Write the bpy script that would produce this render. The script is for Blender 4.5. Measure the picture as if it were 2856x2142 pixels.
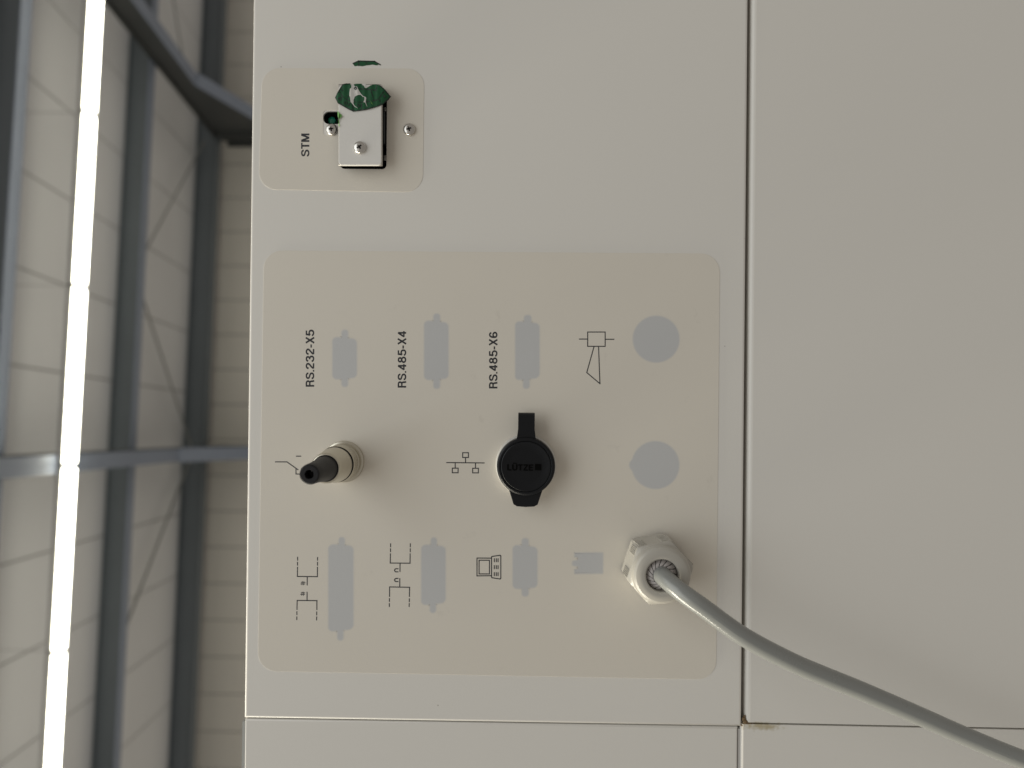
import bpy, bmesh, math, random
from mathutils import Vector, Matrix, geometry
random.seed(7)
scene = bpy.context.scene
for o in list(bpy.data.objects): bpy.data.objects.remove(o)
COL = scene.collection

# ------------------------------------------------------------------ camera
W, H = 2856.0, 2142.0                       # photograph's own pixel grid, used to read off real sizes
F = 1980.0; CX, CY = W/2, H/2
DIST = 0.353                                # lens to panel, metres
CAMZ = 1.50
dY = Vector((40/F, -24/F, -1)).normalized() # panel normal seen by the camera
dX = Vector((0.0112, 1, 0)); dX = (dX - dX.dot(dY)*dY).normalized()
dZ = dX.cross(dY)
M = Matrix((dX, dY, dZ)).transposed()       # world -> camera
R = M.transposed()                          # camera -> world
CAMP = Vector((0, -DIST, CAMZ))
cam = bpy.data.cameras.new('camera'); cob = bpy.data.objects.new('camera', cam); COL.objects.link(cob)
cob.matrix_world = Matrix.Translation(CAMP) @ R.to_4x4()
cam.sensor_width = 36; cam.lens = 36*F/W
cam.clip_start = 0.01; cam.clip_end = 200
cam.dof.use_dof = True; cam.dof.focus_distance = 0.345; cam.dof.aperture_fstop = cam.lens/3.7
scene.camera = cob

# ------------------------------------------------------------------ light
world = bpy.data.worlds.new('World'); scene.world = world; world.use_nodes = True
bg = world.node_tree.nodes['Background']
bg.inputs[0].default_value = (1.0, 0.925, 0.83, 1); bg.inputs[1].default_value = 0.285
vs = scene.view_settings
vs.view_transform = 'Standard'; vs.look = 'None'; vs.exposure = 0.0; vs.gamma = 1.0

def area(name, loc, size, sizey, power, color, target):
    l = bpy.data.lights.new(name, 'AREA'); l.shape = 'RECTANGLE'; l.size = size; l.size_y = sizey
    l.energy = power; l.color = color
    o = bpy.data.objects.new(name, l); COL.objects.link(o); o.location = loc
    d = Vector(target)-Vector(loc); o.rotation_euler = d.to_track_quat('-Z', 'Y').to_euler()
    return o
# the next row of the hall's ceiling lights, straight above the panel and off to one side
area('ceiling_light_row', (-11.3, -.15, 6.3), 17, 0.2, 2100, (1, 0.93, 0.76), (-11.3, -.15, 0))
# added cool fill lamp, no known source, brightens the panel towards its top
area('panel_fill_light', (.35, -1.35, 3.5), 3.0, 2.2, 32, (.96, 1, 1.0), (0, 0, 1.5))

# ------------------------------------------------------------------ helpers
def ray(u, v):
    return R @ Vector(((u-CX)/F, -(v-CY)/F, -1))
def P(u, v, h=0.0):                          # photo pixel -> (X, Z) on the panel, or on a plane h in front of it
    d = ray(u, v); t = (-h - CAMP.y)/d.y
    p = CAMP + d*t; return (p.x, p.z)
MM = 0.001
MPP = DIST/F                                 # metres per photo pixel on the panel

def empty(name, loc):
    o = bpy.data.objects.new(name, None); COL.objects.link(o); o.location = loc; o.empty_display_size = .02; return o
def tag(o, label=None, cat=None, group=None, kind=None):
    if label: o['label'] = label
    if cat: o['category'] = cat
    if group: o['group'] = group
    if kind: o['kind'] = kind
    return o
def wloc(o):
    p = Vector((0, 0, 0))
    while o: p += o.location; o = o.parent
    return p
def flat_fronts(me):                         # flat sheet faces keep their true normal beside rounded edges
    for p in me.polygons:
        if abs(p.normal.y) > .9995: p.use_smooth = False
def link(name, me, mat, parent=None, origin=None, smooth=None):
    """mesh given in world coordinates"""
    o = bpy.data.objects.new(name, me); COL.objects.link(o)
    if mat and not me.materials: me.materials.append(mat)
    org = wloc(parent) if parent else (Vector(origin) if origin else Vector((0, 0, 0)))
    me.transform(Matrix.Translation(-org))
    if parent: o.parent = parent
    else: o.location = org
    if smooth is not None:
        for p in me.polygons: p.use_smooth = True
        me.set_sharp_from_angle(angle=math.radians(smooth))
        flat_fronts(me)
    return o
def bm_obj(name, bm, mat, parent=None, origin=None, smooth=None):
    bmesh.ops.recalc_face_normals(bm, faces=bm.faces)
    me = bpy.data.meshes.new(name); bm.to_mesh(me); bm.free()
    return link(name, me, mat, parent, origin, smooth)

def round_poly(pts, r, n=6):
    """round the corners of a 2D polygon"""
    out = []; N = len(pts)
    rs = r if isinstance(r, (list, tuple)) else [r]*N
    for i in range(N):
        a, b, c = Vector(pts[i-1]), Vector(pts[i]), Vector(pts[(i+1) % N])
        if rs[i] <= 0: out.append(tuple(b)); continue
        d1 = (a-b).normalized(); d2 = (c-b).normalized()
        ang = d1.angle(d2); t = min(rs[i]/math.tan(ang/2), (a-b).length*.49, (c-b).length*.49)
        rr = t*math.tan(ang/2)
        cen = b + (d1+d2).normalized()*(rr/math.sin(ang/2))
        p1 = b+d1*t - cen; p2 = b+d2*t - cen
        a1 = math.atan2(p1.y, p1.x); a2 = math.atan2(p2.y, p2.x)
        da = (a2-a1+math.pi) % (2*math.pi) - math.pi
        for k in range(n+1):
            an = a1+da*k/n; out.append((cen.x+rr*math.cos(an), cen.y+rr*math.sin(an)))
    return out
def circle2(c, r, n=48): return [(c[0]+r*math.cos(2*math.pi*k/n), c[1]+r*math.sin(2*math.pi*k/n)) for k in range(n)]

def bm_plate(bm, poly, y0, y1, bevel=0, seg=3, only=None):
    """prism with front face at y0 (towards the viewer, -Y) and back at y1"""
    vf = [bm.verts.new((x, y0, z)) for x, z in poly]
    f = bm.faces.new(vf)
    e = bmesh.ops.extrude_face_region(bm, geom=[f])
    nv = [g for g in e['geom'] if isinstance(g, bmesh.types.BMVert)]
    bmesh.ops.translate(bm, verts=nv, vec=(0, y1-y0, 0))
    if bevel and only is not None:
        nn = len(vf); ed = [bm.edges.get((vf[i], vf[(i+1) % nn])) for i in only]
        bmesh.ops.bevel(bm, geom=ed, offset=bevel, offset_type='OFFSET', segments=seg, profile=.5, affect='EDGES', clamp_overlap=True)
    elif bevel:
        ed = [e2 for e2 in bm.edges if all(abs(v.co.y-y0) < 1e-9 for v in e2.verts) and e2.verts[0] in vf and e2.verts[1] in vf]
        bmesh.ops.bevel(bm, geom=ed, offset=bevel, offset_type='OFFSET', segments=seg, profile=.5, affect='EDGES', clamp_overlap=True)
def plate(name, poly, y0, y1, mat, parent=None, bevel=0, seg=3, smooth=40, origin=None, only=None):
    bm = bmesh.new(); bm_plate(bm, poly, y0, y1, bevel, seg, only)
    return bm_obj(name, bm, mat, parent, origin, smooth)
def bm_box(bm, x0, x1, y0, y1, z0, z1):
    vs_ = [bm.verts.new(p) for p in ((x0,y0,z0),(x1,y0,z0),(x1,y1,z0),(x0,y1,z0),(x0,y0,z1),(x1,y0,z1),(x1,y1,z1),(x0,y1,z1))]
    for q in ((0,3,2,1),(4,5,6,7),(0,1,5,4),(1,2,6,5),(2,3,7,6),(3,0,4,7)): bm.faces.new([vs_[i] for i in q])
    return vs_
def lathe(bm, prof, c, n=64, base=0.0):
    """revolve (r, h) about the panel normal through c=(X,Z); h runs towards the viewer"""
    rings = []
    for r, h in prof:
        if r < 1e-7: rings.append([bm.verts.new((c[0], -h-base, c[1]))])
        else: rings.append([bm.verts.new((c[0]+r*math.cos(2*math.pi*k/n), -h-base, c[1]+r*math.sin(2*math.pi*k/n))) for k in range(n)])
    for a, b in zip(rings, rings[1:]):
        for k in range(n):
            k2 = (k+1) % n
            if len(a) == 1 and len(b) == 1: continue
            if len(a) == 1: bm.faces.new((a[0], b[k], b[k2]))
            elif len(b) == 1: bm.faces.new((a[k], a[k2], b[0]))
            else: bm.faces.new((a[k], a[k2], b[k2], b[k]))
def lathe_obj(name, prof, c, mat, parent, n=64, smooth=35, base=0.0):
    bm = bmesh.new(); lathe(bm, prof, c, n, base); return bm_obj(name, bm, mat, parent, None, smooth)
def flat(bm, poly, y, lift=None):
    """thin print: tessellated polygon at depth y, facing the viewer"""
    tri = geometry.tessellate_polygon([[Vector((x, z, 0)) for x, z in poly]])
    vsl = [bm.verts.new((x, y if lift is None else lift(x, z), z)) for x, z in poly]
    for t in tri:
        try: bm.faces.new([vsl[i] for i in t])
        except ValueError: pass
def stroke(bm, pts, w, y, lift=None, closed=False):
    """printed line of width w through 2D points"""
    pts = [Vector(p) for p in pts]
    if closed: pts = pts+[pts[0]]
    for a, b in zip(pts, pts[1:]):
        d = (b-a)
        if d.length < 1e-9: continue
        d.normalize(); n = Vector((-d.y, d.x))*w/2; e = d*w*.5
        q = [a-e+n, b+e+n, b+e-n, a-e-n]
        bm.faces.new([bm.verts.new((p.x, y if lift is None else lift(p.x, p.y), p.y)) for p in q])
def face_viewer(bm):
    for f in bm.faces:
        f.normal_update()
        if f.normal.y > 0: f.normal_flip()
def print_obj(name, bm, mat, parent):
    face_viewer(bm); me = bpy.data.meshes.new(name); bm.to_mesh(me); bm.free(); return link(name, me, mat, parent)
def boolean(o, cutters):
    """cut solid prisms out of o and bake the result"""
    for c in cutters:
        m = o.modifiers.new('cut', 'BOOLEAN'); m.operation = 'DIFFERENCE'; m.solver = 'EXACT'; m.object = c
    dg = bpy.context.evaluated_depsgraph_get(); dg.update()
    me = bpy.data.meshes.new_from_object(o.evaluated_get(dg), depsgraph=dg)
    o.modifiers.clear(); old = o.data; o.data = me; bpy.data.meshes.remove(old)
    for c in cutters:
        d = c.data; bpy.data.objects.remove(c); bpy.data.meshes.remove(d)
    for p in o.data.polygons: p.use_smooth = True
    o.data.set_sharp_from_angle(angle=math.radians(40)); flat_fronts(o.data)

def text_mesh(txt, size, bold=0.0, xscale=1.0, space=1.0):
    cu = bpy.data.curves.new('t', 'FONT'); cu.body = txt; cu.size = 1.0; cu.offset = bold; cu.space_character = space
    cu.resolution_u = 4
    o = bpy.data.objects.new('t', cu); COL.objects.link(o)
    dg = bpy.context.evaluated_depsgraph_get(); dg.update()
    me = bpy.data.meshes.new_from_object(o.evaluated_get(dg), depsgraph=dg)
    bpy.data.objects.remove(o); bpy.data.curves.remove(cu)
    return me
def text_fit(name, txt, org, right, up, length, height, y, mat, parent, bold=0.018, thick=0.0, space=1.0):
    """lettering fitted to length x height, starting at org (X,Z), running along right, caps towards up"""
    me = text_mesh(txt, 1, bold, space=space)
    xs = [v.co.x for v in me.vertices]; ys = [v.co.y for v in me.vertices]
    x0, x1, y0, y1 = min(xs), max(xs), min(ys), max(ys)
    right = Vector(right).normalized(); up = Vector(up).normalized()
    for v in me.vertices:
        a = (v.co.x-x0)/(x1-x0)*length; b = (v.co.y-y0)/(y1-y0)*height
        q = Vector(org)+right*a+up*b; v.co = (q.x, y, q.y)
    bm = bmesh.new(); bm.from_mesh(me); bpy.data.meshes.remove(me)
    if thick:
        g = bmesh.ops.extrude_face_region(bm, geom=bm.faces[:])
        bmesh.ops.translate(bm, verts=[q for q in g['geom'] if isinstance(q, bmesh.types.BMVert)], vec=(0, -thick, 0))
        return bm_obj(name, bm, mat, parent)
    return print_obj(name, bm, mat, parent)

# ------------------------------------------------------------------ materials
def new_mat(name):
    m = bpy.data.materials.new(name); m.use_nodes = True
    return m, m.node_tree, m.node_tree.nodes, m.node_tree.nodes['Principled BSDF']
def make_mat(name, color, rough=.5, metal=0.0, var=0.0, vscale=30.0, bump=0.0, bscale=400.0, rvar=0.0, spec=.5, coat=0.0):
    m, nt, N, b = new_mat(name); L = nt.links.new
    b.inputs['Roughness'].default_value = rough; b.inputs['Metallic'].default_value = metal
    b.inputs['Specular IOR Level'].default_value = spec
    if coat: b.inputs['Coat Weight'].default_value = coat; b.inputs['Coat Roughness'].default_value = .25
    tc = N.new('ShaderNodeTexCoord')
    c = (*color, 1)
    n1 = N.new('ShaderNodeTexNoise'); n1.inputs['Scale'].default_value = vscale; n1.inputs['Detail'].default_value = 5
    L(tc.outputs['Object'], n1.inputs['Vector'])
    mx = N.new('ShaderNodeMix'); mx.data_type = 'RGBA'
    mx.inputs[6].default_value = tuple(min(1, x*(1+var)) for x in color)+(1,)
    mx.inputs[7].default_value = tuple(x*(1-var) for x in color)+(1,)
    L(n1.outputs['Fac'], mx.inputs[0]); L(mx.outputs[2], b.inputs['Base Color'])
    if rvar:
        mr = N.new('ShaderNodeMapRange'); mr.inputs[3].default_value = rough-rvar; mr.inputs[4].default_value = rough+rvar
        L(n1.outputs['Fac'], mr.inputs[0]); L(mr.outputs[0], b.inputs['Roughness'])
    if bump:
        n2 = N.new('ShaderNodeTexNoise'); n2.inputs['Scale'].default_value = bscale; n2.inputs['Detail'].default_value = 3
        L(tc.outputs['Object'], n2.inputs['Vector'])
        bp = N.new('ShaderNodeBump'); bp.inputs['Strength'].default_value = bump; bp.inputs['Distance'].default_value = .0005
        L(n2.outputs['Fac'], bp.inputs['Height']); L(bp.outputs[0], b.inputs['Normal'])
    return m

def paint_mat(name, color, stain_at):
    """powder-coated sheet: faint blotches, tiny specks, and an old sealant stain at one corner"""
    m = make_mat(name, color, .42, 0, .012, 9, .03, 900)
    nt, N = m.node_tree, m.node_tree.nodes; L = nt.links.new
    b = N['Principled BSDF']; src = b.inputs['Base Color'].links[0].from_socket
    geo = N.new('ShaderNodeNewGeometry')
    # specks
    vo = N.new('ShaderNodeTexVoronoi'); vo.inputs['Scale'].default_value = 34; L(geo.outputs['Position'], vo.inputs['Vector'])
    lt = N.new('ShaderNodeMath'); lt.operation = 'LESS_THAN'; lt.inputs[1].default_value = 0.013; L(vo.outputs['Distance'], lt.inputs[0])
    sm = N.new('ShaderNodeMix'); sm.data_type = 'RGBA'; sm.inputs[7].default_value = (.34, .32, .28, 1)
    sf = N.new('ShaderNodeMath'); sf.operation = 'MULTIPLY'; sf.inputs[1].default_value = .6; L(lt.outputs[0], sf.inputs[0])
    L(sf.outputs[0], sm.inputs[0]); L(src, sm.inputs[6])
    # stain
    sub = N.new('ShaderNodeVectorMath'); sub.operation = 'SUBTRACT'; sub.inputs[1].default_value = stain_at
    L(geo.outputs['Position'], sub.inputs[0])
    mul = N.new('ShaderNodeVectorMath'); mul.operation = 'MULTIPLY'; mul.inputs[1].default_value = (1/.0026, 1/.02, 1/.014)
    L(sub.outputs[0], mul.inputs[0])
    ln = N.new('ShaderNodeVectorMath'); ln.operation = 'LENGTH'; L(mul.outputs[0], ln.inputs[0])
    ns = N.new('ShaderNodeTexNoise'); ns.inputs['Scale'].default_value = 420; ns.inputs['Detail'].default_value = 4; L(geo.outputs['Position'], ns.inputs['Vector'])
    ad = N.new('ShaderNodeMath'); ad.operation = 'MULTIPLY_ADD'; ad.inputs[1].default_value = 1.6; L(ns.outputs['Fac'], ad.inputs[0]); L(ln.outputs['Value'], ad.inputs[2])
    mr = N.new('ShaderNodeMapRange'); mr.inputs[1].default_value = 1.0; mr.inputs[2].default_value = 1.7; mr.inputs[3].default_value = .75; mr.inputs[4].default_value = 0
    L(ad.outputs[0], mr.inputs[0])
    st = N.new('ShaderNodeMix'); st.data_type = 'RGBA'; st.inputs[7].default_value = (.40, .33, .17, 1)
    L(mr.outputs[0], st.inputs[0]); L(sm.outputs[2], st.inputs[6]); L(st.outputs[2], b.inputs['Base Color'])
    return m

cx_, cz_ = P(2090, 2022)
PAINT = paint_mat('white_powder_coat', (.735, .715, .672), (cx_-.0006, 0, cz_-.006))
def label_mat(name, color, ghost):
    m = make_mat(name, color, .5, 0, .012, 40, .05, 1500)
    nt, N = m.node_tree, m.node_tree.nodes; L = nt.links.new
    b = N['Principled BSDF']; src = b.inputs['Base Color'].links[0].from_socket
    at = N.new('ShaderNodeAttribute'); at.attribute_name = 'fade'
    mx = N.new('ShaderNodeMix'); mx.data_type = 'RGBA'; mx.inputs[7].default_value = (*ghost, 1)
    L(at.outputs['Fac'], mx.inputs[0]); L(src, mx.inputs[6])
    # faint finger smudges
    tc = N.new('ShaderNodeTexCoord'); n = N.new('ShaderNodeTexNoise'); n.inputs['Scale'].default_value = 75; n.inputs['Detail'].default_value = 6
    n.inputs['Roughness'].default_value = .7; L(tc.outputs['Object'], n.inputs['Vector'])
    mr = N.new('ShaderNodeMapRange'); mr.inputs[1].default_value = .62; mr.inputs[2].default_value = .75; mr.inputs[3].default_value = 0; mr.inputs[4].default_value = .28
    L(n.outputs['Fac'], mr.inputs[0])
    mz = N.new('ShaderNodeMix'); mz.data_type = 'RGBA'; mz.inputs[7].default_value = (.50, .47, .41, 1)
    L(mr.outputs[0], mz.inputs[0]); L(mx.outputs[2], mz.inputs[6]); L(mz.outputs[2], b.inputs['Base Color'])
    return m
FILM = label_mat('cream_film', (.706, .665, .59), (.54, .545, .548))
INK = make_mat('black_ink', (.022, .023, .028), .6)
INKFINE = make_mat('fine_black_ink', (.03, .03, .034), .6)
CAVITY = make_mat('black_cavity', (.006, .006, .006), .6)
BODY = make_mat('dark_frame', (.035, .037, .036), .6)
TRIMP = make_mat('pale_trim', (.55, .54, .52), .45)
NICKEL = make_mat('nickel', (.60, .565, .48), .30, 1.0, .06, 60, .05, 900, .06)
STEEL = make_mat('zinc_screw', (.62, .60, .57), .28, 1.0, .10, 200, .08, 1500, .08)
CUTEDGE = make_mat('bare_metal', (.62, .60, .56), .35, 1.0, .06, 150)
RUBBER = make_mat('black_rubber', (.010, .010, .012), .50, 0, .25, 200, .12, 1500, spec=.3)
CAPB = make_mat('black_cap_plastic', (.005, .006, .008), .34, 0, .25, 250, .12, 1300, .06, spec=.28)
GREYPL = make_mat('grey_plastic', (.45, .43, .385), .33, 0, .02, 60, .04, 900)
LAMEL = make_mat('grey_lamella', (.46, .43, .42), .4)
CABLE = make_mat('grey_cable_sheath', (.25, .258, .248), .28, 0, .05, 60, .015, 500, .04, spec=.75)
GREENF = make_mat('green_seal_film', (.012, .082, .032), .55, 0, .35, 160, .15, 700, spec=.25)
GREENL = make_mat('light_green_shred', (.12, .30, .07), .35, 0, .4, 300)
PAPER = make_mat('torn_white_backing', (.58, .57, .54), .8, 0, .1, 500)
SEALINK = make_mat('seal_ink', (.004, .014, .009), .5)
LEDG = make_mat('green_plastic', (.01, .22, .13), .3)
SEALANT = make_mat('brown_sealant', (.16, .105, .05), .5, 0, .4, 400, .4, 600)
WHITEP = make_mat('white_plate', (.735, .72, .69), .42, 0, .01, 20, .05, 900)
ROOFM = make_mat('roof_sheet_white', (.80, .81, .82), .55, 0, .05, .8)
WALLM = make_mat('wall_sheet_cream', (.80, .775, .71), .55, 0, .05, .8)
DAYLITSTEEL = make_mat('daylight_tinted_steel', (.25, .29, .37), .5, 0, .10, 1.5)  # blue daylight on the beam undersides is put into this steel colour
PURLINM = make_mat('grey_purlin_paint', (.17, .195, .215), .5, 0, .10, 1.5)  # grey paint with some of the daylight blue mixed into the colour
DARKSTEEL = make_mat('dark_steel', (.078, .083, .083), .5, 0, .12, 1.5)  # frame steel darkened for shade on its webs; small dark parts share it
RODM = make_mat('galvanised_rod', (.36, .37, .36), .5, .4)
HOUSING = make_mat('luminaire_housing', (.6, .6, .58), .5)
SEAMD = make_mat('seam_sealant', (.28, .28, .27), .8)
def emit_mat():
    m, nt, N, b = new_mat('lit_diffuser')
    b.inputs['Base Color'].default_value = (.8, .8, .75, 1)
    b.inputs['Emission Color'].default_value = (1, .965, .80, 1); b.inputs['Emission Strength'].default_value = 13
    return m
LIT = emit_mat()
CAPTXT = make_mat('glossy_black_lettering', (.002, .002, .002), .5, spec=.06)

# ------------------------------------------------------------------ hall behind: roof, far wall, steel, lights
A_H = math.radians(3.4)                      # the hall stands turned a little against the machine
TAN_R = math.tan(math.radians(5.8))          # roof pitch
ex = Vector((math.cos(A_H), math.sin(A_H), 0)); ey = Vector((-math.sin(A_H), math.cos(A_H), 0)); ez = Vector((0, 0, 1))
HB = Matrix((ex, ey, ez)).transposed().to_4x4(); HB.translation = Vector((0, -DIST, 0))
YW = 12.0; ZE = CAMZ + 5.70                  # far wall distance and roof height there
def roof_z(y): return ZE - (YW-y)*TAN_R
def hall_obj(name, bm, mat, parent=None, origin=(0, 0, 0), smooth=None):
    bmesh.ops.recalc_face_normals(bm, faces=bm.faces)
    bm.transform(HB)
    me = bpy.data.meshes.new(name); bm.to_mesh(me); bm.free()
    return link(name, me, mat, parent, HB @ Vector(origin), smooth)
def hall_empty(name, loc): return empty(name, HB @ Vector(loc))
def shear_box(bm, x0, x1, y0, y1, zt, zb):
    """box whose top and bottom follow the roof pitch; zt, zb are drops below the roof"""
    v = bm_box(bm, x0, x1, y0, y1, 0, 1)
    for i, q in enumerate(v): q.co.z = roof_z(q.co.y) - (zb if i < 4 else zt)

roof = tag(hall_empty('roof', (0, 9, roof_z(9))), kind='structure')
X0R, NP = -9.36, 20
for i in range(NP):
    x = X0R+i*1.0
    bm = bmesh.new(); shear_box(bm, x+.010, x+.990, 5.2, YW+.25, -.10, 0.0)
    hall_obj('roof_panel', bm, ROOFM, roof)
    bm = bmesh.new(); shear_box(bm, x-.012, x+.012, 5.2, YW+.25, -.10, -.012)
    hall_obj('panel_joint', bm, SEAMD, roof)
wall = tag(hall_empty('hall_wall', (0, YW+.2, 0)), 'cream sheet-clad far wall under the roof eave', 'wall')
for i in range(31):
    x = -9.3+i*.61
    bm = bmesh.new(); bm_box(bm, x+.008, x+.602, YW+.20, YW+.30, 0, ZE-.02)
    hall_obj('wall_panel', bm, WALLM, wall)
    bm = bmesh.new(); bm_box(bm, x-.010, x+.010, YW+.215, YW+.29, 0, ZE-.02)
    hall_obj('panel_joint', bm, SEAMD, wall)

def purlin(y, hgt, wid, label, mat):
    t = hall_empty('roof_purlin', (0, y, roof_z(y)-hgt))
    tag(t, label, 'beam', 'purlins under the roof')
    bm = bmesh.new(); shear_box(bm, -9.5, 10.5, y-.006, y+.006, .004, hgt-.012); hall_obj('web', bm, PURLINM, t)
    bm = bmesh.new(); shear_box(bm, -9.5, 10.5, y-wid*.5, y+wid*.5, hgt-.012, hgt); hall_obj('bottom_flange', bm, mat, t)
    bm = bmesh.new(); shear_box(bm, -9.5, 10.5, y-wid*.5, y+wid*.5, .003, .013); hall_obj('top_flange', bm, PURLINM, t)
purlin(6.45, .30, .17, 'roof beam with daylight-tinted underside on the machine side of the row of lights', DAYLITSTEEL)
purlin(9.20, .30, .17, 'dark roof beam between the row of lights and the eave beam', DAYLITSTEEL)
purlin(11.75, .36, .20, 'dark eave beam along the top of the far wall', PURLINM)

def frame(xr, label):
    t = hall_empty('portal_frame', (xr, YW-.2, 0)); tag(t, label, 'steel frame', 'portal frames of the hall')
    fw, t0, d = .18, .305, .66
    bm = bmesh.new(); shear_box(bm, xr-.007, xr+.007, 5.2, YW-.02, t0+.012, d-.016); hall_obj('rafter_web', bm, DARKSTEEL, t)
    ys = YW-2.15
    bm = bmesh.new(); shear_box(bm, xr-fw/2, xr+fw/2, 5.2, ys, d-.016, d); hall_obj('rafter_flange', bm, DAYLITSTEEL, t)
    bm = bmesh.new(); shear_box(bm, xr-fw/2, xr+fw/2, 5.2, YW-.02, t0, t0+.012); hall_obj('rafter_top_flange', bm, DARKSTEEL, t)
    # haunch: web wedge and its sloping flange
    hd = 1.5
    bm = bmesh.new(); v = bm_box(bm, xr-.008, xr+.008, ys, YW-.42, 0, 1)
    for i, q in enumerate(v):
        far = q.co.y > ys+.1
        q.co.z = roof_z(q.co.y)-((hd if far else d) if i < 4 else d-.018)
    hall_obj('haunch_web', bm, DARKSTEEL, t)
    bm = bmesh.new(); v = bm_box(bm, xr-fw/2-.01, xr+fw/2+.01, ys-.03, YW-.42, 0, 1)
    for i, q in enumerate(v):
        far = q.co.y > ys+.1
        q.co.z = roof_z(q.co.y)-((hd if far else d)+(.022 if i < 4 else .003))
    hall_obj('haunch_flange', bm, DAYLITSTEEL, t)
    bm = bmesh.new(); bm_box(bm, xr-.1, xr+.1, YW-.42, YW-.40, 0, roof_z(YW)-.4); hall_obj('column_flange', bm, DARKSTEEL, t)
    bm = bmesh.new(); bm_box(bm, xr-.008, xr+.008, YW-.398, YW-.02, 0, roof_z(YW)-.42); hall_obj('column_web', bm, DARKSTEEL, t)
    bm = bmesh.new(); bm_box(bm, xr-.1, xr+.1, YW-.018, YW+.002, 0, roof_z(YW)-.42); hall_obj('column_flange', bm, DARKSTEEL, t)
frame(5.06, 'dark steel portal frame with a deep haunch at its column')
frame(-.34, 'steel portal frame with daylight-tinted underside running straight away above the round dust cap')

def rod(a, b, r, label):
    a, b = Vector(a), Vector(b); d = b-a
    bm = bmesh.new(); bmesh.ops.create_cone(bm, cap_ends=True, segments=8, radius1=r, radius2=r, depth=d.length)
    bm.transform(Matrix.Translation((a+b)/2) @ d.to_track_quat('Z', 'Y').to_matrix().to_4x4())
    tag(hall_obj('brace_rod', bm, RODM, None, a, 60), label, 'brace', 'wind braces under the roof')
def rp(x, y, drop=.16): return (x, y, roof_z(y)-drop)
rod(rp(4.9, 11.6), rp(2.3, 9.42), .014, 'thin brace rod meeting the deep haunched frame at the eave beam')
rod(rp(1.95, 9.42), rp(-.25, 11.6), .016, 'slanting brace between the two roof beams, right of the straight frame')
rod(rp(-.45, 11.6), rp(-2.75, 9.42), .019, 'slanting brace between the two roof beams, left of the straight frame')
rod(rp(5.25, 10.9), rp(7.6, 9.25), .012, 'thin brace rod leaving the far side of the haunched frame')

# row of strip lights
YL = 6.85; LL = 1.765; x1 = 3.16
LLAB = ['lit strip light beside the crossing of the haunched frame', 'lit strip light second in the row from the haunched frame', 'lit strip light ending at the straight frame, on the haunched frame side',
        'lit strip light just past the straight frame, away from the haunched frame', 'lit strip light second past the straight frame, away from the haunched frame']
for k in range(-1, 4):
    xa = x1 - k*LL; xb = xa-LL+.03
    zl = roof_z(YL)-.75
    t = hall_empty('strip_light', ((xa+xb)/2, YL, zl))
    tag(t, LLAB[k+1], 'strip light', 'strip lights in one row')
    bm = bmesh.new(); bm_box(bm, xb, xa, YL-.066, YL+.066, zl+.030, zl+.09); hall_obj('housing', bm, HOUSING, t)
    bm = bmesh.new(); bm_box(bm, xb+.012, xa-.012, YL-.058, YL+.058, zl-.03, zl+.028)
    hall_obj('diffuser', bm, LIT, t)
    bm = bmesh.new(); bm_box(bm, xb-.028, xb+.006, YL-.035, YL+.035, zl-.012, zl+.10); hall_obj('end_joint', bm, DARKSTEEL, t)
    bm = bmesh.new(); bm_box(bm, xb-.012, xb-.008, YL-.002, YL+.002, zl+.10, roof_z(YL)); hall_obj('hanger', bm, RODM, t)

# ------------------------------------------------------------------ machine cabinet
def lin(a, b, u=None, v=None):
    if v is not None: return (a[0]+(b[0]-a[0])*(v-a[1])/(b[1]-a[1]), v)
    return (u, a[1]+(b[1]-a[1])*(u-a[0])/(b[0]-a[0]))
TH = .018
FL = -330.0; FB = 2480.0; FR = 3350.0        # how far the sheets run beyond the frame, in photo pixels
al0, al1 = (706, 0), (680.5, 2003)
ar0, ar1 = (2087, 0), (2068.5, 2018)
poly_a = [P(*lin(al0, al1, v=FL)), P(*lin(ar0, ar1, v=FL)), P(2068.3, 2027.0), P(680.4, 2003.2)]
poly_b = [P(682.3, 2005.6), P(2058.5, 2029.4), P(2055, FB), P(676.5, FB)]
cl0, cl1 = (2097.2, 0), (2079, 2015)
dl0 = (2066, 2030)
top_z = poly_a[0][1]
cab = empty('machine_cabinet', ((poly_a[0][0]+poly_b[3][0])/2, .2, 0))
tag(cab, 'white sheet-metal machine cabinet carrying the labels and sockets', 'cabinet')
pa = plate('connector_panel', poly_a, 0, TH, PAINT, cab, .0014, 5)
pb = plate('corner_panel', poly_b, .0004, TH, PAINT, cab, .0009, 4)
cr = P(*lin(cl0, cl1, v=2015.5)); 
zlow = .12
poly_c = [P(*lin(cl0, cl1, v=FL)), (P(0, FL)[0], zlow), (P(2856, 2018.4)[0], zlow), P(2079.3, 2015.2)]
poly_c[1] = (poly_c[0][0]-.004, zlow); poly_c[2] = (P(2856, 2018.4)[0]-.002, zlow)
poly_d = [P(2066.5, 2020.0), (poly_c[2][0]-.0009, zlow), (P(2060, FB)[0], zlow), P(2063, FB)]
pc = plate('side_panel', poly_c, .0002, TH, PAINT, cab, .0024, 6, only=[3])
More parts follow.
